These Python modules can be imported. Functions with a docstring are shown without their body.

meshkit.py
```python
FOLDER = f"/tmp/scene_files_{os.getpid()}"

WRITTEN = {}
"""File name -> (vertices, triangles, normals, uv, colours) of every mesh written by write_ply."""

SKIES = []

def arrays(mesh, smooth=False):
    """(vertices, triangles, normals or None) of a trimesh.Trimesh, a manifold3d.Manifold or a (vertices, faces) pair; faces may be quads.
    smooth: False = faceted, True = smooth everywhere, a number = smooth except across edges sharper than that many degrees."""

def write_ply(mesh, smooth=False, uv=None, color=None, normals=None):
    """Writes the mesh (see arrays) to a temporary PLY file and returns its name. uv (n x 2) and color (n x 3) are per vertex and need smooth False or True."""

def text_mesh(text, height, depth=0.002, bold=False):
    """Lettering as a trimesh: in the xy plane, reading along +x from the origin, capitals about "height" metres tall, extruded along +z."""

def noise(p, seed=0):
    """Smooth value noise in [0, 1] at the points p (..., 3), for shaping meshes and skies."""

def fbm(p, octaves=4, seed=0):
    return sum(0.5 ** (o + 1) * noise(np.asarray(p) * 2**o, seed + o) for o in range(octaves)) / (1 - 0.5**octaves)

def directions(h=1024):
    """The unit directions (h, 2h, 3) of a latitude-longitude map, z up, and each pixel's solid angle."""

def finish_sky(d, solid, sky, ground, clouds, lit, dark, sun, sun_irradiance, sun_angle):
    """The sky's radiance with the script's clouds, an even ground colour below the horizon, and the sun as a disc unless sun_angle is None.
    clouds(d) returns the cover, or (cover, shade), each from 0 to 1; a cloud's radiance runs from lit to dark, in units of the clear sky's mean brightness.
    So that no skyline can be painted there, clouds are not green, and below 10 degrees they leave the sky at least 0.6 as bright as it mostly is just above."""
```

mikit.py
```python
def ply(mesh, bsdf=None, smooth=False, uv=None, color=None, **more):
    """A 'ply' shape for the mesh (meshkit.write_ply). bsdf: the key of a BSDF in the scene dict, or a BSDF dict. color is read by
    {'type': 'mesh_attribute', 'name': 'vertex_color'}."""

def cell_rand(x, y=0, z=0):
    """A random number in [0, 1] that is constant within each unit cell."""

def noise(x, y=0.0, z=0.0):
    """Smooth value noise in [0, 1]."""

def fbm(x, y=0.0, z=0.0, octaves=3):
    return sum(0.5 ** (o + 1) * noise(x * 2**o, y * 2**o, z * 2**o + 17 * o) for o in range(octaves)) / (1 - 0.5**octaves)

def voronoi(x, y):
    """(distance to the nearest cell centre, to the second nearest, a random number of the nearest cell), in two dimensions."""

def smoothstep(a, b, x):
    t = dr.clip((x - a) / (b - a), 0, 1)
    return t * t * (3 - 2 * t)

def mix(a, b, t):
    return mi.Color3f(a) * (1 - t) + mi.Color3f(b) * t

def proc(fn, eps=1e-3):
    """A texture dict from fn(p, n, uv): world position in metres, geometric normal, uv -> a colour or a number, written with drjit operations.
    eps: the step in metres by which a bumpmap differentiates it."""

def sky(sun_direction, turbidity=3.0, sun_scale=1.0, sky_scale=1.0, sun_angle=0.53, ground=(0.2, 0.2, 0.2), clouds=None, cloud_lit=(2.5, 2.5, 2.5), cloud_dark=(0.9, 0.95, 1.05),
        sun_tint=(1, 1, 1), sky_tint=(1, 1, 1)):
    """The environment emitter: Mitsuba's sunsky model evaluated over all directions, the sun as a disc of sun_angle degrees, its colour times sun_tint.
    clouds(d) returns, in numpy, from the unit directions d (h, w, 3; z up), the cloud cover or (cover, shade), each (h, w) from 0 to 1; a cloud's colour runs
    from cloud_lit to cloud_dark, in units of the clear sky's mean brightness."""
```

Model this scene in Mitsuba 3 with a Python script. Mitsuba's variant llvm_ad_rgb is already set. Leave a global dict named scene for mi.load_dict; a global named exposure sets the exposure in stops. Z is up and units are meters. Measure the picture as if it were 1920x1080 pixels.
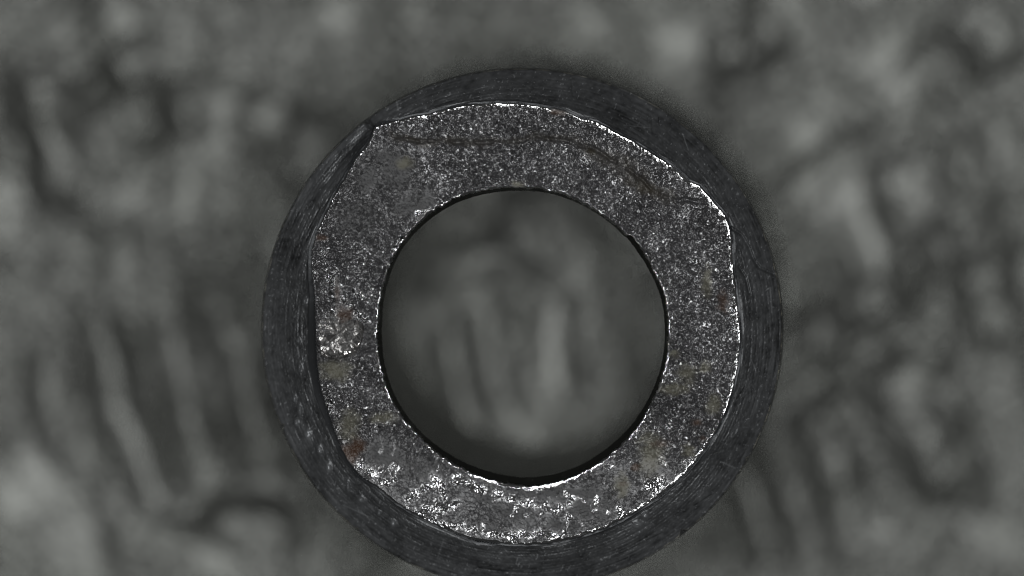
"""Worn end of a metal tube, seen straight down through a microscope under its ring light, on a crumpled grey sheet.
Enlarged to about 20 cm across: one photograph pixel in the focal plane is S metres."""
import math
import numpy as np
import mitsuba as mi
import mikit
from scipy.spatial import cKDTree
from meshkit import noise, fbm

T = mi.ScalarTransform4f
S = 0.0002                       # metres per photograph pixel in the focal plane
D = 3.0                          # lens to focal plane
H = 0.225                         # length of the tube
scene, labels = {}, {}
exposure = 0.0

# ------------------------------------------------------------------ camera and light
scene['camera'] = {
    'type': 'thinlens', 'fov': math.degrees(2 * math.atan(960 * S / D)), 'fov_axis': 'x',
    'aperture_radius': 0.08, 'focus_distance': D + 0.0004, 'near_clip': 0.5, 'far_clip': 12.0,
    'to_world': T().look_at(origin=[0, 0, D], target=[0, 0, 0], up=[0, 1, 0])}
LIGHT = 20.5
LIGHT_IN, LIGHT_OUT = 0.30, 0.54


def ring_light():
    a = np.linspace(0, 2 * np.pi, 97)[:-1]
    c = np.stack([np.cos(a), np.sin(a)], 1)
    v = np.vstack([np.c_[c * LIGHT_IN, np.full(96, D)], np.c_[c * LIGHT_OUT, np.full(96, D)]])
    i = np.arange(96)
    j = (i + 1) % 96
    f = np.vstack([np.c_[i, j, j + 96], np.c_[i, j + 96, i + 96]])
    return v, f                  # faces down


scene['ring_light'] = mikit.ply(ring_light(), {'type': 'diffuse', 'reflectance': {'type': 'rgb', 'value': 0.6}},
                                emitter={'type': 'area', 'radiance': {'type': 'rgb', 'value': [LIGHT * 0.985, LIGHT, LIGHT * 1.0]}})
labels['ring_light'] = {'label': 'white ring shaped microscope lamp mounted around the lens', 'category': 'lamp'}

# ------------------------------------------------------------------ materials
def vc():
    return {'type': 'mesh_attribute', 'name': 'vertex_color'}


scene['face_metal'] = {'type': 'twosided', 'b': {
    'type': 'principled', 'base_color': vc(), 'specular': 0.5,
    'metallic': mikit.proc(lambda p, n, uv: uv.x), 'roughness': mikit.proc(lambda p, n, uv: uv.y)}}
scene['shoulder_metal'] = {'type': 'twosided', 'b': {
    'type': 'principled', 'base_color': vc(), 'metallic': 0.45, 'roughness': 0.42, 'specular': 0.4}}
scene['wall_metal'] = {'type': 'twosided', 'b': {
    'type': 'principled', 'base_color': vc(), 'metallic': 0.5, 'roughness': 0.4}}

def sheet_colour(p, n, uv):
    t = mikit.fbm(p.x * 60, p.y * 60, 0.0, 3)
    return mikit.mix((0.156, 0.161, 0.147), (0.196, 0.199, 0.187), t)


scene['sheet_grey'] = {'type': 'twosided', 'b': {
    'type': 'principled', 'base_color': mikit.proc(sheet_colour), 'metallic': 0.58, 'roughness': 0.42, 'specular': 0.5}}

# ------------------------------------------------------------------ helpers
def smooth(a, b, x):
    t = np.clip((x - a) / (b - a), 0, 1)
    return t * t * (3 - 2 * t)


def n2(x, y, wave, seed, octaves=1):
    x, y = np.broadcast_arrays(np.asarray(x, float), np.asarray(y, float))
    a = 0.7 + 2.4 * seed                                  # an oblique cut through the noise, so that its lattice does not show
    u, v = (x * math.cos(a) - y * math.sin(a)) / wave, (x * math.sin(a) + y * math.cos(a)) / wave
    p = np.stack([0.82 * u + 0.41 * v, 0.74 * v - 0.45 * u, 0.36 * u - 0.53 * v + seed * 7.31], -1) * 1.08
    return fbm(p, octaves, seed) if octaves > 1 else noise(p, seed)


def seg_dist(x, y, pts):
    """Distance to a polyline, and the fraction along it."""
    best, frac = np.full(x.shape, 1e9), np.zeros(x.shape)
    k = len(pts) - 1
    for i in range(k):
        (x0, y0), (x1, y1) = pts[i], pts[i + 1]
        dx, dy = x1 - x0, y1 - y0
        t = np.clip(((x - x0) * dx + (y - y0) * dy) / (dx * dx + dy * dy), 0, 1)
        d = np.hypot(x - x0 - t * dx, y - y0 - t * dy)
        frac = np.where(d < best, (i + t) / k, frac)
        best = np.minimum(best, d)
    return best, frac


def ell(x, y, cx, cy, rx, ry, soft=0.5, rag=0.35, seed=3):
    """Mask of a ragged ellipse."""
    d = np.hypot((x - cx) / rx, (y - cy) / ry) + rag * 2 * (n2(x, y, 0.6 * min(rx, ry) + 4, seed, 2) - 0.5)
    return 1 - smooth(1 - soft, 1 + soft, d)


def grid_faces(rows, cols, wrap=True):
    i = np.arange(rows - 1)[:, None] * cols
    j = np.arange(cols if wrap else cols - 1)[None]
    a, b = (i + j).ravel(), (i + (j + 1) % cols).ravel()
    return np.vstack([np.c_[a, b, b + cols], np.c_[a, b + cols, a + cols]])


# ------------------------------------------------------------------ the tube: polar outlines in photograph pixels
CX, CY, R = 977.0, 620.0, 490.0
TILT, TILT_DIR = math.radians(3.0), math.radians(58)     # the lower end leans up and to the right in the picture


def to_world(x, y, z):
    """Photograph pixels (y down) and height in pixels, in the tube's own frame, to metres."""
    lx, ly, lz = (x - CX) * S, -(y - CY) * S, z * S
    ux, uy = math.cos(TILT_DIR), math.sin(TILT_DIR)
    u, v = lx * ux + ly * uy, -lx * uy + ly * ux
    c, s = math.cos(TILT), math.sin(TILT)
    u2, z2 = u * c - lz * s, u * s + lz * c
    return np.stack([u2 * ux - v * uy + (CX - 960) * S, u2 * uy + v * ux - (CY - 540) * S, z2], -1)


def polar(pts):
    p = np.array(pts, float)
    a = np.arctan2(-(p[:, 1] - CY), p[:, 0] - CX)
    r = np.hypot(p[:, 0] - CX, p[:, 1] - CY)
    o = np.argsort(a)
    a, r = a[o], r[o]
    a, r = np.r_[a - 2 * np.pi, a, a + 2 * np.pi], np.r_[r, r, r]
    return lambda t: np.interp((t + np.pi) % (2 * np.pi) - np.pi, a, r)


FACE_OUT = polar([(702, 238), (720, 231), (736, 227), (778, 217), (804, 213), (836, 204), (882, 196), (930, 193), (979, 195), (1024, 201),
                  (1060, 208), (1090, 221), (1118, 228), (1150, 245), (1185, 263), (1229, 291), (1262, 312), (1290, 338), (1312, 348), (1340, 380),
                  (1360, 403), (1370, 430), (1373, 470), (1375, 505), (1379, 540), (1384, 580), (1388, 620), (1387, 660), (1379, 710), (1371, 745),
                  (1352, 792), (1325, 838), (1298, 875), (1268, 905), (1232, 935), (1190, 962), (1150, 984), (1100, 1004), (1050, 1017), (1000, 1023),
                  (950, 1022), (890, 1013), (840, 996), (790, 973), (745, 945), (705, 912), (672, 892), (650, 862), (632, 825), (618, 785),
                  (604, 745), (595, 700), (592, 660), (591, 610), (590, 560), (584, 510), (584, 470), (592, 440), (606, 408), (622, 375),
                  (645, 335), (668, 296), (690, 270), (698, 252)])
HOLE = polar([(974, 352), (1000, 353), (1040, 360), (1080, 376), (1110, 391), (1140, 412), (1174, 440), (1184, 441), (1200, 464), (1216, 490), (1230, 520),
              (1243, 545), (1249, 580), (1252, 620), (1251, 655), (1245, 690), (1232, 730), (1215, 765), (1195, 800), (1165, 833), (1130, 862),
              (1090, 885), (1050, 902), (1005, 911), (960, 908), (915, 898), (880, 884), (845, 866), (810, 840), (780, 812), (757, 785),
              (738, 755), (722, 715), (713, 680), (708, 641), (710, 600), (714, 560), (724, 520), (738, 482), (760, 448), (790, 415),
              (820, 392), (855, 372), (890, 362), (930, 355)])
LIP = polar([(974, 361), (1040, 369), (1110, 398), (1160, 437), (1195, 480), (1222, 525), (1240, 575), (1244, 625), (1240, 670), (1228, 715), (1205, 762),
             (1175, 803), (1130, 843), (1082, 873), (1032, 888), (985, 893), (933, 887), (876, 869), (823, 839), (777, 798), (745, 751), (725, 700),
             (718, 650), (717, 600), (722, 555), (735, 510), (758, 465), (795, 425), (840, 393), (895, 371), (935, 363)])


def face_out(t, jit=True):
    r = FACE_OUT(t)
    if jit:
        x, y = np.cos(t) * 200, np.sin(t) * 200
        r = r + 2.0 * (n2(x, y, 9, 11, 4) - 0.5) * 2
    return np.minimum(r, R - 12)


def hole_r(t):
    x, y = np.cos(t) * 200, np.sin(t) * 200
    return HOLE(t) + 3.6 * (n2(x, y, 5, 12, 4) - 0.5) * 2


def lip_r(t):
    x, y = np.cos(t) * 200, np.sin(t) * 200
    return np.minimum(HOLE(t) - 0.72 * (HOLE(t) - LIP(t)), hole_r(t) - 2.5) + 1.4 * (n2(x, y, 6, 13, 2) - 0.5)


def ang(px, py):
    return math.atan2(-(py - CY), px - CX)


def bump_at(t, centre, width):
    d = (t - centre + np.pi) % (2 * np.pi) - np.pi
    return np.exp(-(d / width) ** 2)


def step_w(t):
    """Width of the step down from the face to the shoulder; a broad dark ledge on the left."""
    return 3.0 + 11.0 * bump_at(t, math.radians(188), math.radians(24))


STEP = 6.5
DROP = 44.0                     # how far the shoulder falls to the outer edge

# --- end face
def end_face():
    rows, cols = 170, 3000
    t = np.linspace(0, 2 * np.pi, cols, endpoint=False)[None]
    ro, ri = face_out(t), hole_r(t)
    k = np.linspace(0, 1, rows)[:, None]
    k = np.clip(k + 0.018 * np.sin(2 * np.pi * k) * -1, 0, 1)          # closer rows at the two edges
    r = ri + (ro - ri) * k
    x, y = CX + r * np.cos(t), CY - r * np.sin(t)
    din, dout = r - ri, ro - r
    # where the metal is grainy, where it is dull and even
    dull = np.zeros_like(x)
    for e in [(725, 300, 40, 30), (690, 345, 34, 40), (660, 410, 30, 30), (742, 318, 46, 52), (775, 385, 48, 34), (690, 400, 22, 40), (725, 850, 46, 34), (790, 880, 48, 34), (855, 862, 46, 26), (960, 962, 70, 24),
              (1075, 925, 80, 22), (905, 990, 40, 16), (1050, 985, 46, 16), (690, 620, 18, 40), (640, 610, 30, 20), (625, 695, 26, 20), (1140, 955, 26, 26),
              (1010, 925, 80, 14), (1100, 955, 50, 24), (920, 935, 50, 20)]:
        dull = np.maximum(dull, ell(x, y, *e, soft=0.85, rag=0.75, seed=21))
    low = smooth(810, 890, y)
    dull = np.maximum(dull, 0.6 * low)
    patch = smooth(0.25, 0.75, n2(x, y, 38, 22, 4))
    grain = (0.26 + 0.74 * patch) * (1 - 0.72 * dull) * (1 - 0.60 * low)
    # chains and clusters of larger glints
    coarse = np.zeros_like(x)
    for pts, w in [([(770, 935), (800, 915), (830, 912), (850, 905), (880, 908), (905, 918)], 9), ([(815, 900), (840, 950), (800, 960), (850, 945)], 12),
                   ([(760, 955), (800, 975), (850, 990), (870, 985)], 8), ([(930, 925), (965, 940), (990, 945), (1015, 952), (1040, 958), (1065, 945)], 8),
                   ([(1060, 930), (1090, 935)], 6), ([(920, 1000), (960, 1008), (1000, 1002), (1045, 1006)], 8), ([(1065, 970), (1060, 1000)], 8),
                   ([(870, 990), (900, 998)], 6), ([(1215, 912), (1245, 900), (1230, 920)], 12), ([(1160, 955), (1165, 970)], 8), ([(1232, 808), (1256, 796)], 7),
                   ([(740, 785), (705, 800)], 6), ([(665, 870), (690, 885), (720, 905)], 8), ([(612, 745), (625, 775)], 8), ([(770, 430), (740, 470), (730, 490)], 8),
                   ([(780, 405), (800, 395)], 7), ([(1088, 285), (1105, 305)], 7), ([(1295, 488), (1310, 492)], 6), ([(1368, 545), (1378, 620)], 7),
                   ([(1358, 735), (1360, 745)], 7), ([(1280, 870), (1295, 860)], 6), ([(1200, 800), (1225, 805)], 6), ([(612, 590), (640, 580), (660, 575)], 8), ([(664, 588), (690, 604)], 9), ([(620, 520), (640, 565)], 9), ([(655, 545), (690, 560)], 7)]:
        d, _ = seg_dist(x, y, pts)
        coarse = np.maximum(coarse, 1 - smooth(w * 0.35, w * 1.5, d + 22 * (n2(x, y, 13, 31, 2) - 0.45)))
    coarse = np.maximum(coarse, 0.9 * low * smooth(0.63, 0.71, n2(x, y, 20, 32, 3)))
    # crystal grains: flat facets, each tilted its own way
    rng = np.random.default_rng(5)
    n = 47000
    gr, ga = np.sqrt(rng.uniform(255 ** 2, 490 ** 2, n)), rng.uniform(0, 2 * np.pi, n)
    gx, gy = CX + gr * np.cos(ga), CY + gr * np.sin(ga)
    near = cKDTree(np.c_[gx, gy]).query(np.c_[x.ravel(), y.ravel()])[1].reshape(x.shape)
    sx, sy = rng.normal(0, 0.45, n), rng.normal(0, 0.45, n)
    grain_id = near
    facet = (x - gx[near]) * sx[near] + (y - gy[near]) * sy[near] + rng.normal(0, 0.35, n)[near]
    n = 6200
    gr, ga = np.sqrt(rng.uniform(255 ** 2, 490 ** 2, n)), rng.uniform(0, 2 * np.pi, n)
    gx, gy = CX + gr * np.cos(ga), CY + gr * np.sin(ga)
    near = cKDTree(np.c_[gx, gy]).query(np.c_[x.ravel() + 5 * (n2(x, y, 6, 33).ravel() - .5), y.ravel()])[1].reshape(x.shape)
    lump = (x - gx[near]) * rng.normal(0, 0.10, n)[near] + (y - gy[near]) * rng.normal(0, 0.10, n)[near] + rng.normal(0, 0.6, n)[near]
    dull = dull * (1 - coarse)
    fine = 2.3 * (n2(x, y, 7.0, 41) - 0.5) + 1.1 * (n2(x, y, 4.2, 42) - 0.5)
    pits = np.maximum(0, n2(x, y, 11, 43, 2) - 0.55)
    z = 0.75 * grain * fine + 1.25 * np.sqrt(grain) * facet * (0.5 + 0.5 * smooth(0.02, 0.3, grain)) - 7 * grain * pits + coarse * (1.3 * lump + 1.6 * (n2(x, y, 8, 44, 2) - 0.5))
    z += 2.2 * (n2(x, y, 3.0, 45) - 0.5) * (0.10 + 0.2 * coarse + 0.12 * grain)
    # crack that crosses the top of the face, the cup under the flake and the ridge at its foot
    for pts, w, dep in [([(728, 250), (760, 262), (820, 268), (880, 266), (940, 268), (1000, 258), (1060, 262), (1130, 288), (1180, 318), (1222, 352), (1256, 372), (1320, 380)], 3.6, 5.5),
                        ([(600, 674), (640, 674), (672, 664), (708, 650)], 4, 4), ([(1190, 440), (1200, 455)], 6, 4),
                        ([(712, 800), (760, 785)], 4, -3)]:
        d, _ = seg_dist(x + 14 * (n2(x, y, 34, 69, 4) - 0.5), y + 14 * (n2(x, y, 34, 70, 4) - 0.5), pts)
        z -= dep * np.exp(-(d / w) ** 2) * smooth(0.25, 0.6, n2(x, y, 16, 48, 3)) * 1.3
    # rounded rims: the outer one rolls over to the step, the inner one into the bore
    cx_, sy_ = np.cos(t) * 200, np.sin(t) * 200
    w_out = 3.5 + 6.5 * n2(x, y, 14, 51, 2)
    w_out = w_out * (1 - 0.85 * bump_at(t, math.radians(192), 1.15))
    s_out = 0.05 + 0.10 * n2(x, y, 13, 53, 2) + 0.16 * smooth(0.52, 0.64, n2(x, y, 34, 56, 2)) + 0.34 * bump_at(t, math.radians(212), 1.25)
    s_in = 0.04 + 0.06 * n2(x, y, 13, 54, 2) + 0.26 * smooth(0.42, 0.56, n2(x, y, 30, 55, 2)) + 0.15 * bump_at(t, math.radians(80), 0.8)
    w_in = 1.5 + 6 * n2(x, y, 16, 52, 2) + 4 * bump_at(t, math.radians(-88), 0.25)
    quiet = smooth(0, 1, np.minimum(din / w_in, dout / w_out) - 0.3)
    z = z * (0.08 + 0.92 * quiet) + 4.0 * (n2(x, y, 60, 46, 3) - 0.5) + 8 * (n2(x, y, 210, 47, 2) - 0.5)
    z -= s_out * np.clip(w_out - dout, 0, None) + 5 * np.clip(1 - dout / 1.6, 0, 1) ** 2
    z -= s_in * np.clip(w_in - din, 0, None) + 5 * np.clip(1 - din / 1.6, 0, 1) ** 2
    # colour of the metal, its residue and rust
    tone = 0.75 + 0.5 * n2(x, y, 14, 61, 3)
    col = np.stack([0.142 * tone, 0.140 * tone, 0.144 * tone], -1) * (1 - 0.62 * dull[..., None])
    bright = np.random.default_rng(9).random(47000) ** 8
    col = col + (0.35 * coarse + 0.45 * grain * bright[grain_id])[..., None]
    metal = 0.48 + 0.25 * grain - 0.40 * dull + 0.4 * coarse
    rough = 0.215 + 0.30 * dull - 0.03 * coarse + 0.1 * (n2(x, y, 20, 62, 2) - 0.5)
    rim = np.minimum(din / w_in, dout / w_out) < 1.05
    rough, metal = np.where(rim, 0.17, rough), np.where(rim, 0.9, metal)
    col = np.where(rim[..., None], np.maximum(col, 0.5), col)

    def stain(mask, c, m=0.05, rg=0.6):
        nonlocal col, metal, rough
        a = mask[..., None]
        col = col * (1 - a) + np.array(c) * a
        metal = metal * (1 - mask) + m * mask
        rough = rough * (1 - mask) + rg * mask

    for e in [(628, 694, 26, 17), (655, 796, 17, 26), (1222, 850, 20, 36), (1264, 664, 9, 7), (1322, 688, 9, 12), (1262, 730, 28, 10), (1165, 912, 11, 20),
              (1340, 760, 14, 16), (1290, 845, 10, 12), (720, 785, 24, 10), (970, 347, 10, 8), (760, 305, 14, 10), (1290, 700, 16, 18), (1325, 530, 9, 26)]:
        stain(0.62 * ell(x, y, *e, soft=0.7, rag=0.6, seed=63), (0.20, 0.19, 0.135))
    for e, a in [((660, 848, 20, 17), 1), ((672, 832, 12, 12), .7), ((646, 588, 13, 16), .8), ((632, 548, 5, 18), .8), ((1356, 566, 10, 18), .8), ((601, 446, 10, 6), .9),
                 ((1046, 210, 14, 6), .9), ((1306, 792, 9, 6), .9), ((1192, 876, 7, 6), .8), ((1240, 832, 16, 7), .6), ((1318, 822, 6, 6), .7), ((1168, 908, 8, 5), .5)]:
        stain(0.85 * a * ell(x, y, *e, soft=0.7, rag=0.6, seed=64), (0.080, 0.038, 0.018), 0.0, 0.45)
    for pts, w, a in [([(730, 255), (790, 266), (860, 262), (940, 268), (1000, 258), (1060, 264), (1110, 282)], 11, .85), ([(1110, 282), (1160, 305), (1200, 338), (1250, 372)], 22, .95),
                      ([(1180, 325), (1215, 350)], 26, .5)]:
        d, _ = seg_dist(x + 30 * (n2(x, y, 40, 66, 2) - 0.5), y + 30 * (n2(x, y, 40, 67, 2) - 0.5), pts)
        stain(0.62 * a * (0.4 + 0.9 * n2(x, y, 25, 68, 2)) * (1 - smooth(0.2, 1.2, d / w + 1.1 * (n2(x, y, 13, 65, 3) - 0.5))), (0.055, 0.045, 0.028), 0.1, 0.5)
    return x, y, z, t, col, metal, rough, rows, cols


x, y, z, t, col, metal, rough, rows, cols = end_face()
z_in, z_out = z[0].copy(), z[-1].copy()
ro = np.hypot(x[-1] - CX, y[-1] - CY)
ri = np.hypot(x[0] - CX, y[0] - CY)
uv = np.stack([np.clip(metal, 0, 1), np.clip(rough, 0.12, 1)], -1).reshape(-1, 2)
scene['metal_tube__end_face'] = mikit.ply((to_world(x, y, z).reshape(-1, 3), grid_faces(rows, cols)), 'face_metal', True, uv=uv, color=col.reshape(-1, 3))

# --- shoulder: step wall, ledge and the worn bevel out to the edge
def shoulder():
    tt = t
    n_step, n_main = 8, 122
    cols = tt.shape[1]
    ws = step_w(tt)[0]
    xs, ys, zs = [], [], []
    edge = (2.0 * (n2(np.cos(tt) * 200, np.sin(tt) * 200, 4, 71, 3) - 0.5))[0]
    nick = np.zeros(cols)
    for px, py, w, dpt in [(523, 803, .007, 7), (1281, 1003, .014, 8), (745, 1052, .006, 4), (667, 997, .006, 3), (1403, 863, .005, 3), (691, 232, .012, 9)]:
        nick += dpt * bump_at(tt[0], ang(px, py), w)
    rr = R + edge * 0.8 - nick
    r_rows, z_rows = [], []
    drop = DROP * (0.85 + 0.55 * bump_at(tt[0], math.radians(62), 0.95))
    zl = -STEP - 6.0 * (ws - 3) / 11                       # foot of the step
    for k in np.linspace(0, 1, n_step):
        r_rows.append(ro + ws * k)
        z_rows.append(z_out + (zl - z_out) * k ** 0.7)
    r0 = ro + ws
    for k in np.linspace(0, 1, n_main + 1)[1:]:
        r_rows.append(r0 + (rr - r0) * k)
        wid = np.clip((rr - r0) / 85, 0.25, 1.2)
        z_rows.append(zl - (drop * wid) * (0.75 * k + 0.25 * k ** 2.2) - 3 * max(0, (k - 0.955) / 0.045) ** 2)
    r, z = np.array(r_rows), np.array(z_rows)
    x, y = CX + r * np.cos(tt), CY - r * np.sin(tt)
    k = np.r_[np.zeros(n_step), np.linspace(0, 1, n_main + 1)[1:]][:, None]
    fade = smooth(0, 0.06, k) * (1 - smooth(0.97, 1.0, k))
    # turning marks run round the tube: noise drawn out along the circumference
    arc = tt * 470
    ax, ay = np.cos(tt) * 60, np.sin(tt) * 60
    line = noise(np.stack(np.broadcast_arrays(ax / 9, ay / 9, r / 2.6), -1), 72) - 0.5
    line2 = noise(np.stack(np.broadcast_arrays(ax / 3.0, ay / 3.0, r / 4.5), -1), 73) - 0.5
    line3 = noise(np.stack(np.broadcast_arrays(ax / 22, ay / 22, r / 11), -1), 76) - 0.5
    rub = n2(x, y, 4, 74, 2) - 0.5
    z = z + fade * (0.55 * line + 0.5 * line2 + 0.9 * line3 + 1.2 * rub + 7 * (n2(x, y, 70, 75, 2) - 0.5))
    # dents on the lower left, the crack on the right, the seam of the notch at the upper left
    ding = np.zeros_like(x)
    for px, py, rx, ry in [(560, 772, 4, 9), (550, 750, 3, 6), (575, 818, 6, 9), (597, 845, 4, 8), (614, 880, 5, 9), (651, 914, 3, 9), (735, 985, 5, 7), (558, 640, 3, 5),
                           (560, 690, 3, 6), (675, 940, 5, 5), (1195, 985, 8, 6), (1210, 968, 6, 6), (570, 566, 4, 6), (709, 965, 3, 4), (553, 796, 4, 5)]:
        g = np.exp(-((x - px) / rx) ** 2 - ((y - py) / ry) ** 2)
        ding = np.maximum(ding, g)
    z = z + 7 * ding * (0.6 + 0.8 * n2(x, y, 5, 77))
    for pts, w, dep in [([(1372, 428), (1390, 440), (1403, 462), (1412, 486), (1424, 503), (1450, 515)], 2.6, 5), ([(1385, 500), (1398, 520), (1405, 550)], 2.2, 3),
                        ([(686, 228), (694, 237), (706, 245)], 5, 9), ([(690, 240), (672, 265), (640, 300), (615, 345)], 9, 3), ([(1070, 140), (1074, 180)], 2, 1.6),
                        ([(1222, 225), (1224, 250)], 2, 2)]:
        d, _ = seg_dist(x, y, pts)
        z = z - dep * np.exp(-(d / w) ** 2)
    some = 0.25 + 1.2 * smooth(0.3, 0.7, n2(x, y, 60, 83, 2))
    tone = 0.80 + (0.34 * line + 0.4 * line3 + 0.35 * line2) * some + 0.75 * (n2(x, y, 9, 84, 3) - 0.5) + 0.8 * (n2(x, y, 45, 78, 3) - 0.5)
    speck = smooth(0.70, 0.80, n2(x, y, 4.5, 79, 2))
    tone = np.clip(tone, 0.25, 2) * (1 + 1.3 * speck) + 2.2 * ding
    rng = np.random.default_rng(23)
    for _ in range(34):                                   # stray scratches across the turning marks
        a0, q = rng.uniform(0, 2 * np.pi), rng.uniform(425, 475)
        a1, q1 = a0 + rng.normal(0, 0.05), q + rng.normal(0, 16)
        d, _ = seg_dist(x, y, [(CX + q * math.cos(a0), CY - q * math.sin(a0)), (CX + q1 * math.cos(a1), CY - q1 * math.sin(a1))])
        tone = tone + rng.uniform(-0.5, 1.0) * np.exp(-(d / rng.uniform(0.8, 1.6)) ** 2)
    tone = np.clip(tone, 0.15, 3)
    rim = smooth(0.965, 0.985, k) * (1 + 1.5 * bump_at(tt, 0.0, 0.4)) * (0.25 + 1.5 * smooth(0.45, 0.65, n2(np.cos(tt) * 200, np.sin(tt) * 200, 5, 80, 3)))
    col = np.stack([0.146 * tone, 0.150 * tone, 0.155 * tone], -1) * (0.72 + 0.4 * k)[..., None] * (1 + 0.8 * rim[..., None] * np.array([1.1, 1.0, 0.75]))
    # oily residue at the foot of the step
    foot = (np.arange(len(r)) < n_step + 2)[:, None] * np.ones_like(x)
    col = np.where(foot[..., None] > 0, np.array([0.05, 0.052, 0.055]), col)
    return x, y, z, col


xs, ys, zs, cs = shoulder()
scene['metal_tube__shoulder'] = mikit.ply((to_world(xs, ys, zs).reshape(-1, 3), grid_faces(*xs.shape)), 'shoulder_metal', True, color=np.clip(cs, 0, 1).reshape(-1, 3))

# --- outer wall, going down from the edge of the shoulder
def outer_wall():
    depth = -H / S
    sub = slice(None, None, 2)
    x0, y0, z0 = xs[-1][sub], ys[-1][sub], zs[-1][sub]
    tt = t[0][sub][None]
    k = (np.linspace(0, 1, 70) ** 1.6)[:, None]
    r0 = np.hypot(x0 - CX, y0 - CY)
    r = r0 + (R - r0) * smooth(0, 0.02, k) + 3.0 * (1 - np.exp(-k * 60))
    z = z0 + (depth - z0) * k
    grit = n2(np.cos(tt) * R + z * 0.3, np.sin(tt) * R, 9, 81, 2) - 0.5
    line = noise(np.stack(np.broadcast_arrays(np.cos(tt) * 8, np.sin(tt) * 8, z / 4), -1), 82) - 0.5
    r = r + (k > 0) * (0.3 * line + 0.3 * grit)
    tone = 0.9 + 0.5 * line + 0.3 * grit
    col = np.stack([0.16 * tone, 0.165 * tone, 0.165 * tone], -1)
    return CX + r * np.cos(tt), CY - r * np.sin(tt), z, col


xo, yo, zo, co = outer_wall()
scene['metal_tube__outer_wall'] = mikit.ply((to_world(xo, yo, zo).reshape(-1, 3), grid_faces(*xo.shape)), 'wall_metal', True, color=np.clip(co, 0.01, 1).reshape(-1, 3))

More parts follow.
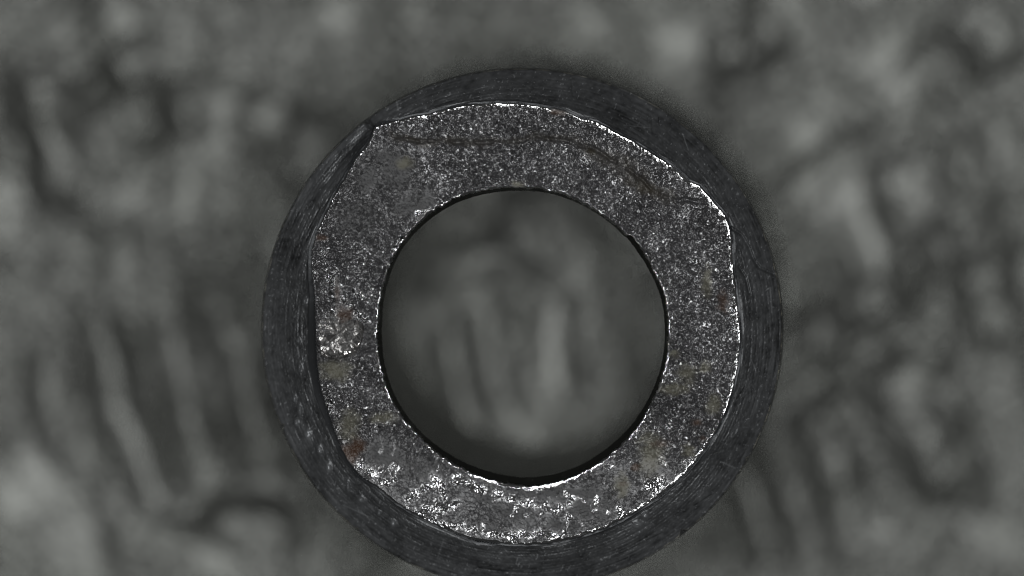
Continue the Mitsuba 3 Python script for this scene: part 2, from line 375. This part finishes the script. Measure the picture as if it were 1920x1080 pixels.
# --- bore: a steep dark lip, then the wall down to the sheet
def bore():
    depth = -H / S
    sub = slice(None, None, 2)
    tt = t[0][sub][None]
    r_in, z0 = ri[sub][None], z_in[sub][None]
    lip = lip_r(tt)
    r_rows, z_rows, tone = [], [], []
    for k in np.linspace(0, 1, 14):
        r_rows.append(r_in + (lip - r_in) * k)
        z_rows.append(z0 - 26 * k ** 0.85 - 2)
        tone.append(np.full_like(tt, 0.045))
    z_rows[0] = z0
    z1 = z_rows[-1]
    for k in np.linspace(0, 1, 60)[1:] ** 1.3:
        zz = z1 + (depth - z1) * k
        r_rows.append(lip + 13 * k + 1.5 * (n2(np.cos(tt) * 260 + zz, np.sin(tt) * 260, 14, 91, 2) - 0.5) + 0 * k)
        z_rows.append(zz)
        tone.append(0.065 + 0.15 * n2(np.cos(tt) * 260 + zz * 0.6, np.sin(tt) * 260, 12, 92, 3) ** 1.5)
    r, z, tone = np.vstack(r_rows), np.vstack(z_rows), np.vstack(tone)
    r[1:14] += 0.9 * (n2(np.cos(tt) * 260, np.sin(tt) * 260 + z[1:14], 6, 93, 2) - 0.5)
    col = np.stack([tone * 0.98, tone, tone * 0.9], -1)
    return CX + r * np.cos(tt), CY - r * np.sin(tt), z, col


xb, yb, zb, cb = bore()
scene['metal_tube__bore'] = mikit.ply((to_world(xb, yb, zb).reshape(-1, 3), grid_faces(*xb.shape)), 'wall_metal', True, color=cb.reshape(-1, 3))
labels['metal_tube'] = {'label': 'dark steel tube standing on end with worn sparkling rim', 'category': 'metal tube'}
labels['metal_tube__end_face'] = {'label': 'grainy sparkling end face with rust and beige residue'}
labels['metal_tube__shoulder'] = {'label': 'dark blue grey bevel with fine turning marks'}

# --- the raised glossy flake that sticks to the face on the left
def flake():
    out = np.array([(594, 612), (596, 598), (606, 596), (616, 584), (630, 588), (642, 598), (652, 592), (660, 600), (672, 598), (683, 606), (683, 630), (677, 650), (667, 665),
                    (650, 671), (630, 675), (612, 674), (599, 668), (596, 645), (594, 630)], float)
    ca, cb_ = out.mean(0)
    a = np.arctan2(out[:, 1] - cb_, out[:, 0] - ca)
    o = np.argsort(a)
    rr = np.hypot(out[:, 0] - ca, out[:, 1] - cb_)[o]
    a = a[o]
    tt = np.linspace(-np.pi, np.pi, 360, endpoint=False)[None]
    R0 = np.interp(tt, np.r_[a - 2 * np.pi, a, a + 2 * np.pi], np.r_[rr, rr, rr])
    k = np.linspace(0.02, 1, 70)[:, None]
    x, y = ca + R0 * k * np.cos(tt), cb_ + R0 * k * np.sin(tt)
    rim = np.exp(-((k - 0.86) / 0.10) ** 2)
    low = smooth(-0.5, 0.6, np.sin(tt) * 0.9 + np.cos(tt) * 0.6)
    rim = rim * (0.15 + 0.85 * low)
    rng = np.random.default_rng(17)
    gx, gy = rng.uniform(585, 690, 260), rng.uniform(575, 680, 260)
    near = cKDTree(np.c_[gx, gy]).query(np.c_[x.ravel() + 4 * (n2(x, y, 5, 94).ravel() - .5), y.ravel()])[1].reshape(x.shape)
    lump = 0.8 * ((x - gx[near]) * rng.normal(0, 0.11, 260)[near] + (y - gy[near]) * rng.normal(0, 0.11, 260)[near] + rng.normal(0, 0.4, 260)[near]) + 0.4 * (n2(x, y, 8.5, 95, 2) - 0.5)
    z = 7.0 * smooth(0, 0.9, low + 0.6 * (1 - k)) - 1.0 + 2.2 * rim + 1.6 * lump + 2.0 * rim * lump + 0.8 * (n2(x, y, 3.5, 96) - 0.5)
    # follow the face below
    z = z + 4.0 * (n2(x, y, 60, 46, 3) - 0.5) + 8 * (n2(x, y, 210, 47, 2) - 0.5)
    z = np.where(k > 0.9, z - 16 * ((k - 0.9) / 0.1) ** 1.5, z)
    tone = 0.7 + 0.6 * n2(x, y, 10, 97, 2)
    shine = np.clip((rim * 1.4 + 0.6) * smooth(0.38, 0.55, n2(x, y, 9, 99, 2)), 0, 1)
    col = (0.085 + 0.4 * shine)[..., None] * tone[..., None] * np.array([1.03, 1.0, 0.97])
    rust = ell(x, y, 645, 588, 12, 12, seed=98)[..., None]
    col = col * (1 - 0.8 * rust) + np.array([0.09, 0.04, 0.02]) * 0.8 * rust
    return x, y, z, col, np.stack([0.15 + 0.7 * shine, 0.5 - 0.3 * shine], -1)


xf, yf, zf, cf, kf = flake()
f = grid_faces(*xf.shape)[:, ::-1]
scene['metal_tube__glossy_flake'] = mikit.ply((to_world(xf, yf, zf).reshape(-1, 3), f), 'face_metal', True, uv=kf.reshape(-1, 2), color=cf.reshape(-1, 3))
labels['metal_tube__glossy_flake'] = {'label': 'raised glossy flake stuck to the end face'}

# ------------------------------------------------------------------ the crumpled sheet that the tube stands on
ZS = -H
Q = S * (D + H) / D              # metres per photograph pixel at the sheet


def sheet():
    x, y = np.meshgrid(np.arange(-350, 2271, 3.6), np.arange(-400, 1481, 3.6))
    # slow bends of the coordinates keep the folds from running straight
    wx = x + 60 * (n2(x, y, 210, 101, 2) - 0.5)
    wy = y + 60 * (n2(x, y, 210, 102, 2) - 0.5)
    z = 60 * (n2(wx, wy, 330, 103, 2) - 0.5)
    # folds that run mostly up and down, leaning a little
    u, v = wx * 0.97 + wy * -0.26, wx * 0.26 + wy * 0.97
    z += 20 * np.sqrt(((n2(u, v * 0.3, 170, 104, 1) - 0.5) * 2) ** 2 + 0.02)
    # smooth worn crests stay flat and shiny; everywhere else the sheet is finely crinkled
    crest = 0.25 * smooth(0.4, 0.8, n2(u, v * 0.22, 80, 111, 2))
    for pts, w in [([(125, 30), (115, 60)], 20), ([(240, 40), (260, 125)], 42), ([(335, 40), (337, 48)], 15), ([(100, 170), (190, 220)], 26), ([(85, 230), (125, 280)], 30),
                   ([(435, 140), (440, 190)], 26), ([(425, 210), (420, 260)], 30), ([(350, 215), (352, 230)], 28), ([(370, 330), (355, 365)], 34), ([(250, 380), (270, 420)], 36),
                   ([(290, 475), (290, 495)], 32), ([(495, 100), (495, 130)], 16), ([(560, 60), (562, 80)], 20), ([(630, 15), (632, 25)], 22), ([(15, 250), (22, 300)], 18),
                   ([(5, 360), (10, 400)], 30), ([(500, 215), (500, 240)], 22),
                   ([(210, 602), (215, 672)], 22), ([(86, 704), (97, 742)], 20), ([(312, 661), (355, 747)], 22), ([(349, 779), (376, 822)], 20), ([(231, 758), (269, 898)], 22),
                   ([(279, 898), (279, 967)], 22), ([(408, 564), (451, 683)], 26), ([(462, 758), (473, 822)], 20), ([(371, 890), (375, 905)], 20), ([(419, 1027), (408, 1070)], 40),
                   ([(70, 887), (107, 930)], 42), ([(134, 1005), (188, 1059)], 48), ([(5, 925), (21, 945)], 40), ([(500, 995), (500, 1010)], 24), ([(494, 880), (505, 900)], 32),
                   ([(1250, 80), (1350, 105)], 36), ([(1380, 85), (1400, 92)], 30), ([(1475, 35), (1490, 45)], 40), ([(1440, 185), (1442, 195)], 20), ([(1675, 105), (1690, 130)], 40),
                   ([(1890, 60), (1895, 110)], 40), ([(1530, 250), (1520, 350)], 36), ([(1700, 250), (1730, 380)], 18), ([(1810, 240), (1870, 345)], 16), ([(1575, 380), (1625, 450)], 44),
                   ([(1630, 450), (1640, 525)], 30), ([(1665, 345), (1668, 360)], 25), ([(1115, 25), (1130, 35)], 40),
                   ([(1553, 576), (1547, 639)], 15), ([(1679, 576), (1698, 608)], 20), ([(1780, 438), (1805, 500)], 30), ([(1414, 904), (1433, 967)], 24), ([(1503, 865), (1505, 880)], 15),
                   ([(1578, 841), (1591, 885)], 26), ([(1578, 980), (1580, 990)], 20), ([(1666, 980), (1668, 990)], 20), ([(1868, 1010), (1880, 1020)], 40), ([(1912, 470), (1914, 500)], 24),
                   ([(1723, 720), (1730, 740)], 30), ([(1849, 895), (1850, 915)], 46),
                   ([(908, 600), (915, 640), (950, 725)], 24), ([(1022, 570), (1017, 640)], 18), ([(1035, 655), (1064, 722)], 22), ([(838, 630), (850, 690), (870, 785)], 20), ([(990, 380), (992, 440)], 18), ([(791, 570), (780, 605)], 32),
                   ([(990, 425), (992, 440)], 20), ([(1086, 450), (1090, 465)], 25), ([(1000, 485), (1005, 495)], 25), ([(909, 480), (910, 492)], 25), ([(974, 770), (1006, 812)], 34)]:
        d, _ = seg_dist(x + 30 * (n2(x, y, 80, 112, 1) - 0.5), y + 30 * (n2(x, y, 80, 113, 1) - 0.5), pts)
        crest = np.maximum(crest, np.exp(-(d / (1.15 * w)) ** 2))
    crinkle = 7.4 * (n2(x, y, 11, 106) - 0.5)
    z += crinkle * (1 - 0.94 * np.minimum(1, crest)) * 1.3 + 4 * crest
    # three fields of parallel rounded folds with sharp valleys between them
    for cx, cy, rx, ry, lean, x0, step, amp in [(285, 745, 300, 215, 0.31, 161, 122, 25), (965, 668, 175, 135, 0.12, 880, 97, 19), (1470, 930, 190, 190, 0.30, 1458, 92, 19),
                                                (1740, 420, 190, 230, 0.22, 1690, 105, 14)]:
        m = 1 - smooth(0.55, 1.15, np.hypot((x - cx) / rx, (y - cy) / ry) + 0.3 * (n2(x, y, 90, 121, 2) - 0.5))
        w = x - lean * (y - cy) + 44 * (n2(x, y, 120, 122, 2) - 0.5)
        z += 0.85 * amp * m * (0.4 + 1.15 * n2(x, y, 110, 123)) * (np.sqrt(np.sin(np.pi * (w - x0) / step) ** 2 + 0.01) - 0.6)
    # single creases where the photograph shows them
    for pts, w, dep in [
                        ([(371, 1010), (390, 970), (430, 951), (516, 955), (590, 985)], 20, 26),
                        ([(320, 532), (400, 524), (483, 532)], 24, 22), ([(20, 110), (32, 190), (50, 250), (75, 350), (130, 425)], 22, 26), ([(185, 105), (215, 150), (240, 190)], 20, 34),
                        ([(305, 140), (312, 200), (330, 285)], 22, 24), ([(548, 190), (530, 260), (485, 320)], 24, 26), ([(100, 390), (160, 430), (225, 455)], 28, 20),
                        ([(1400, 16), (1425, 22)], 24, 34), ([(1320, 148), (1370, 140), (1420, 122), (1500, 70)], 20, 24), ([(1750, 40), (1800, 90), (1850, 170)], 24, 26),
                        ([(1545, 270), (1560, 290)], 20, 26), ([(1745, 270), (1775, 340), (1785, 450)], 22, 18), ([(1600, 700), (1622, 734), (1673, 803), (1729, 904), (1765, 1000)], 30, 36),
                        ([(1555, 550), (1580, 600), (1612, 645)], 26, 30), 
                        ([(1715, 450), (1786, 540)], 22, 26), ([(1885, 380), (1905, 589), (1912, 660)], 22, 24), ([(820, 600), (860, 570), (942, 528), (1010, 522), (1080, 530)], 30, 24),
                        
                        ([(930, 355), (945, 440), (935, 480)], 22, 20), ([(1650, 600), (1700, 690), (1790, 720)], 20, 14)]:
        xx, yy = x + 30 * (n2(x, y, 100, 108, 1) - 0.5), y + 30 * (n2(x, y, 100, 109, 1) - 0.5)
        d, k = seg_dist(xx, yy, pts)
        (x0, y0), (x1, y1) = pts[0], pts[-1]
        side = np.sign((xx - x0) * (y1 - y0) - (yy - y0) * (x1 - x0)) if len(pts) == 2 else 0
        if len(pts) > 2:                                  # which side of the nearest piece
            i = np.clip((k * (len(pts) - 1)).astype(int), 0, len(pts) - 2)
            p = np.array(pts, float)
            e = p[i + 1] - p[i]
            side = np.sign((xx - p[i, 0]) * e[..., 1] - (yy - p[i, 1]) * e[..., 0])
        if 720 < pts[0][0] < 1240 and 360 < pts[0][1] < 880:
            dep = 0.75 * dep
        ends = np.clip(6 * k * (1 - k), 0, 1) * (0.6 + 0.7 * n2(x, y, 80, 110, 2))
        z += 0.95 * dep * ends * np.tanh(side * d / (1.35 * w)) * np.exp(-(d / (4.2 * w)) ** 2)
    return x, y, z


xg, yg, zg = sheet()
zg = zg - zg.max() + 14          # the highest folds just reach the foot of the tube
vg = np.stack([(xg - 960) * Q, -(yg - 540) * Q, ZS + zg * S], -1).reshape(-1, 3)
scene['ground'] = mikit.ply((vg, grid_faces(*xg.shape, wrap=False)), 'sheet_grey', True)
labels['ground'] = {'kind': 'structure', 'label': 'crumpled grey sheet with soft folds under the tube'}
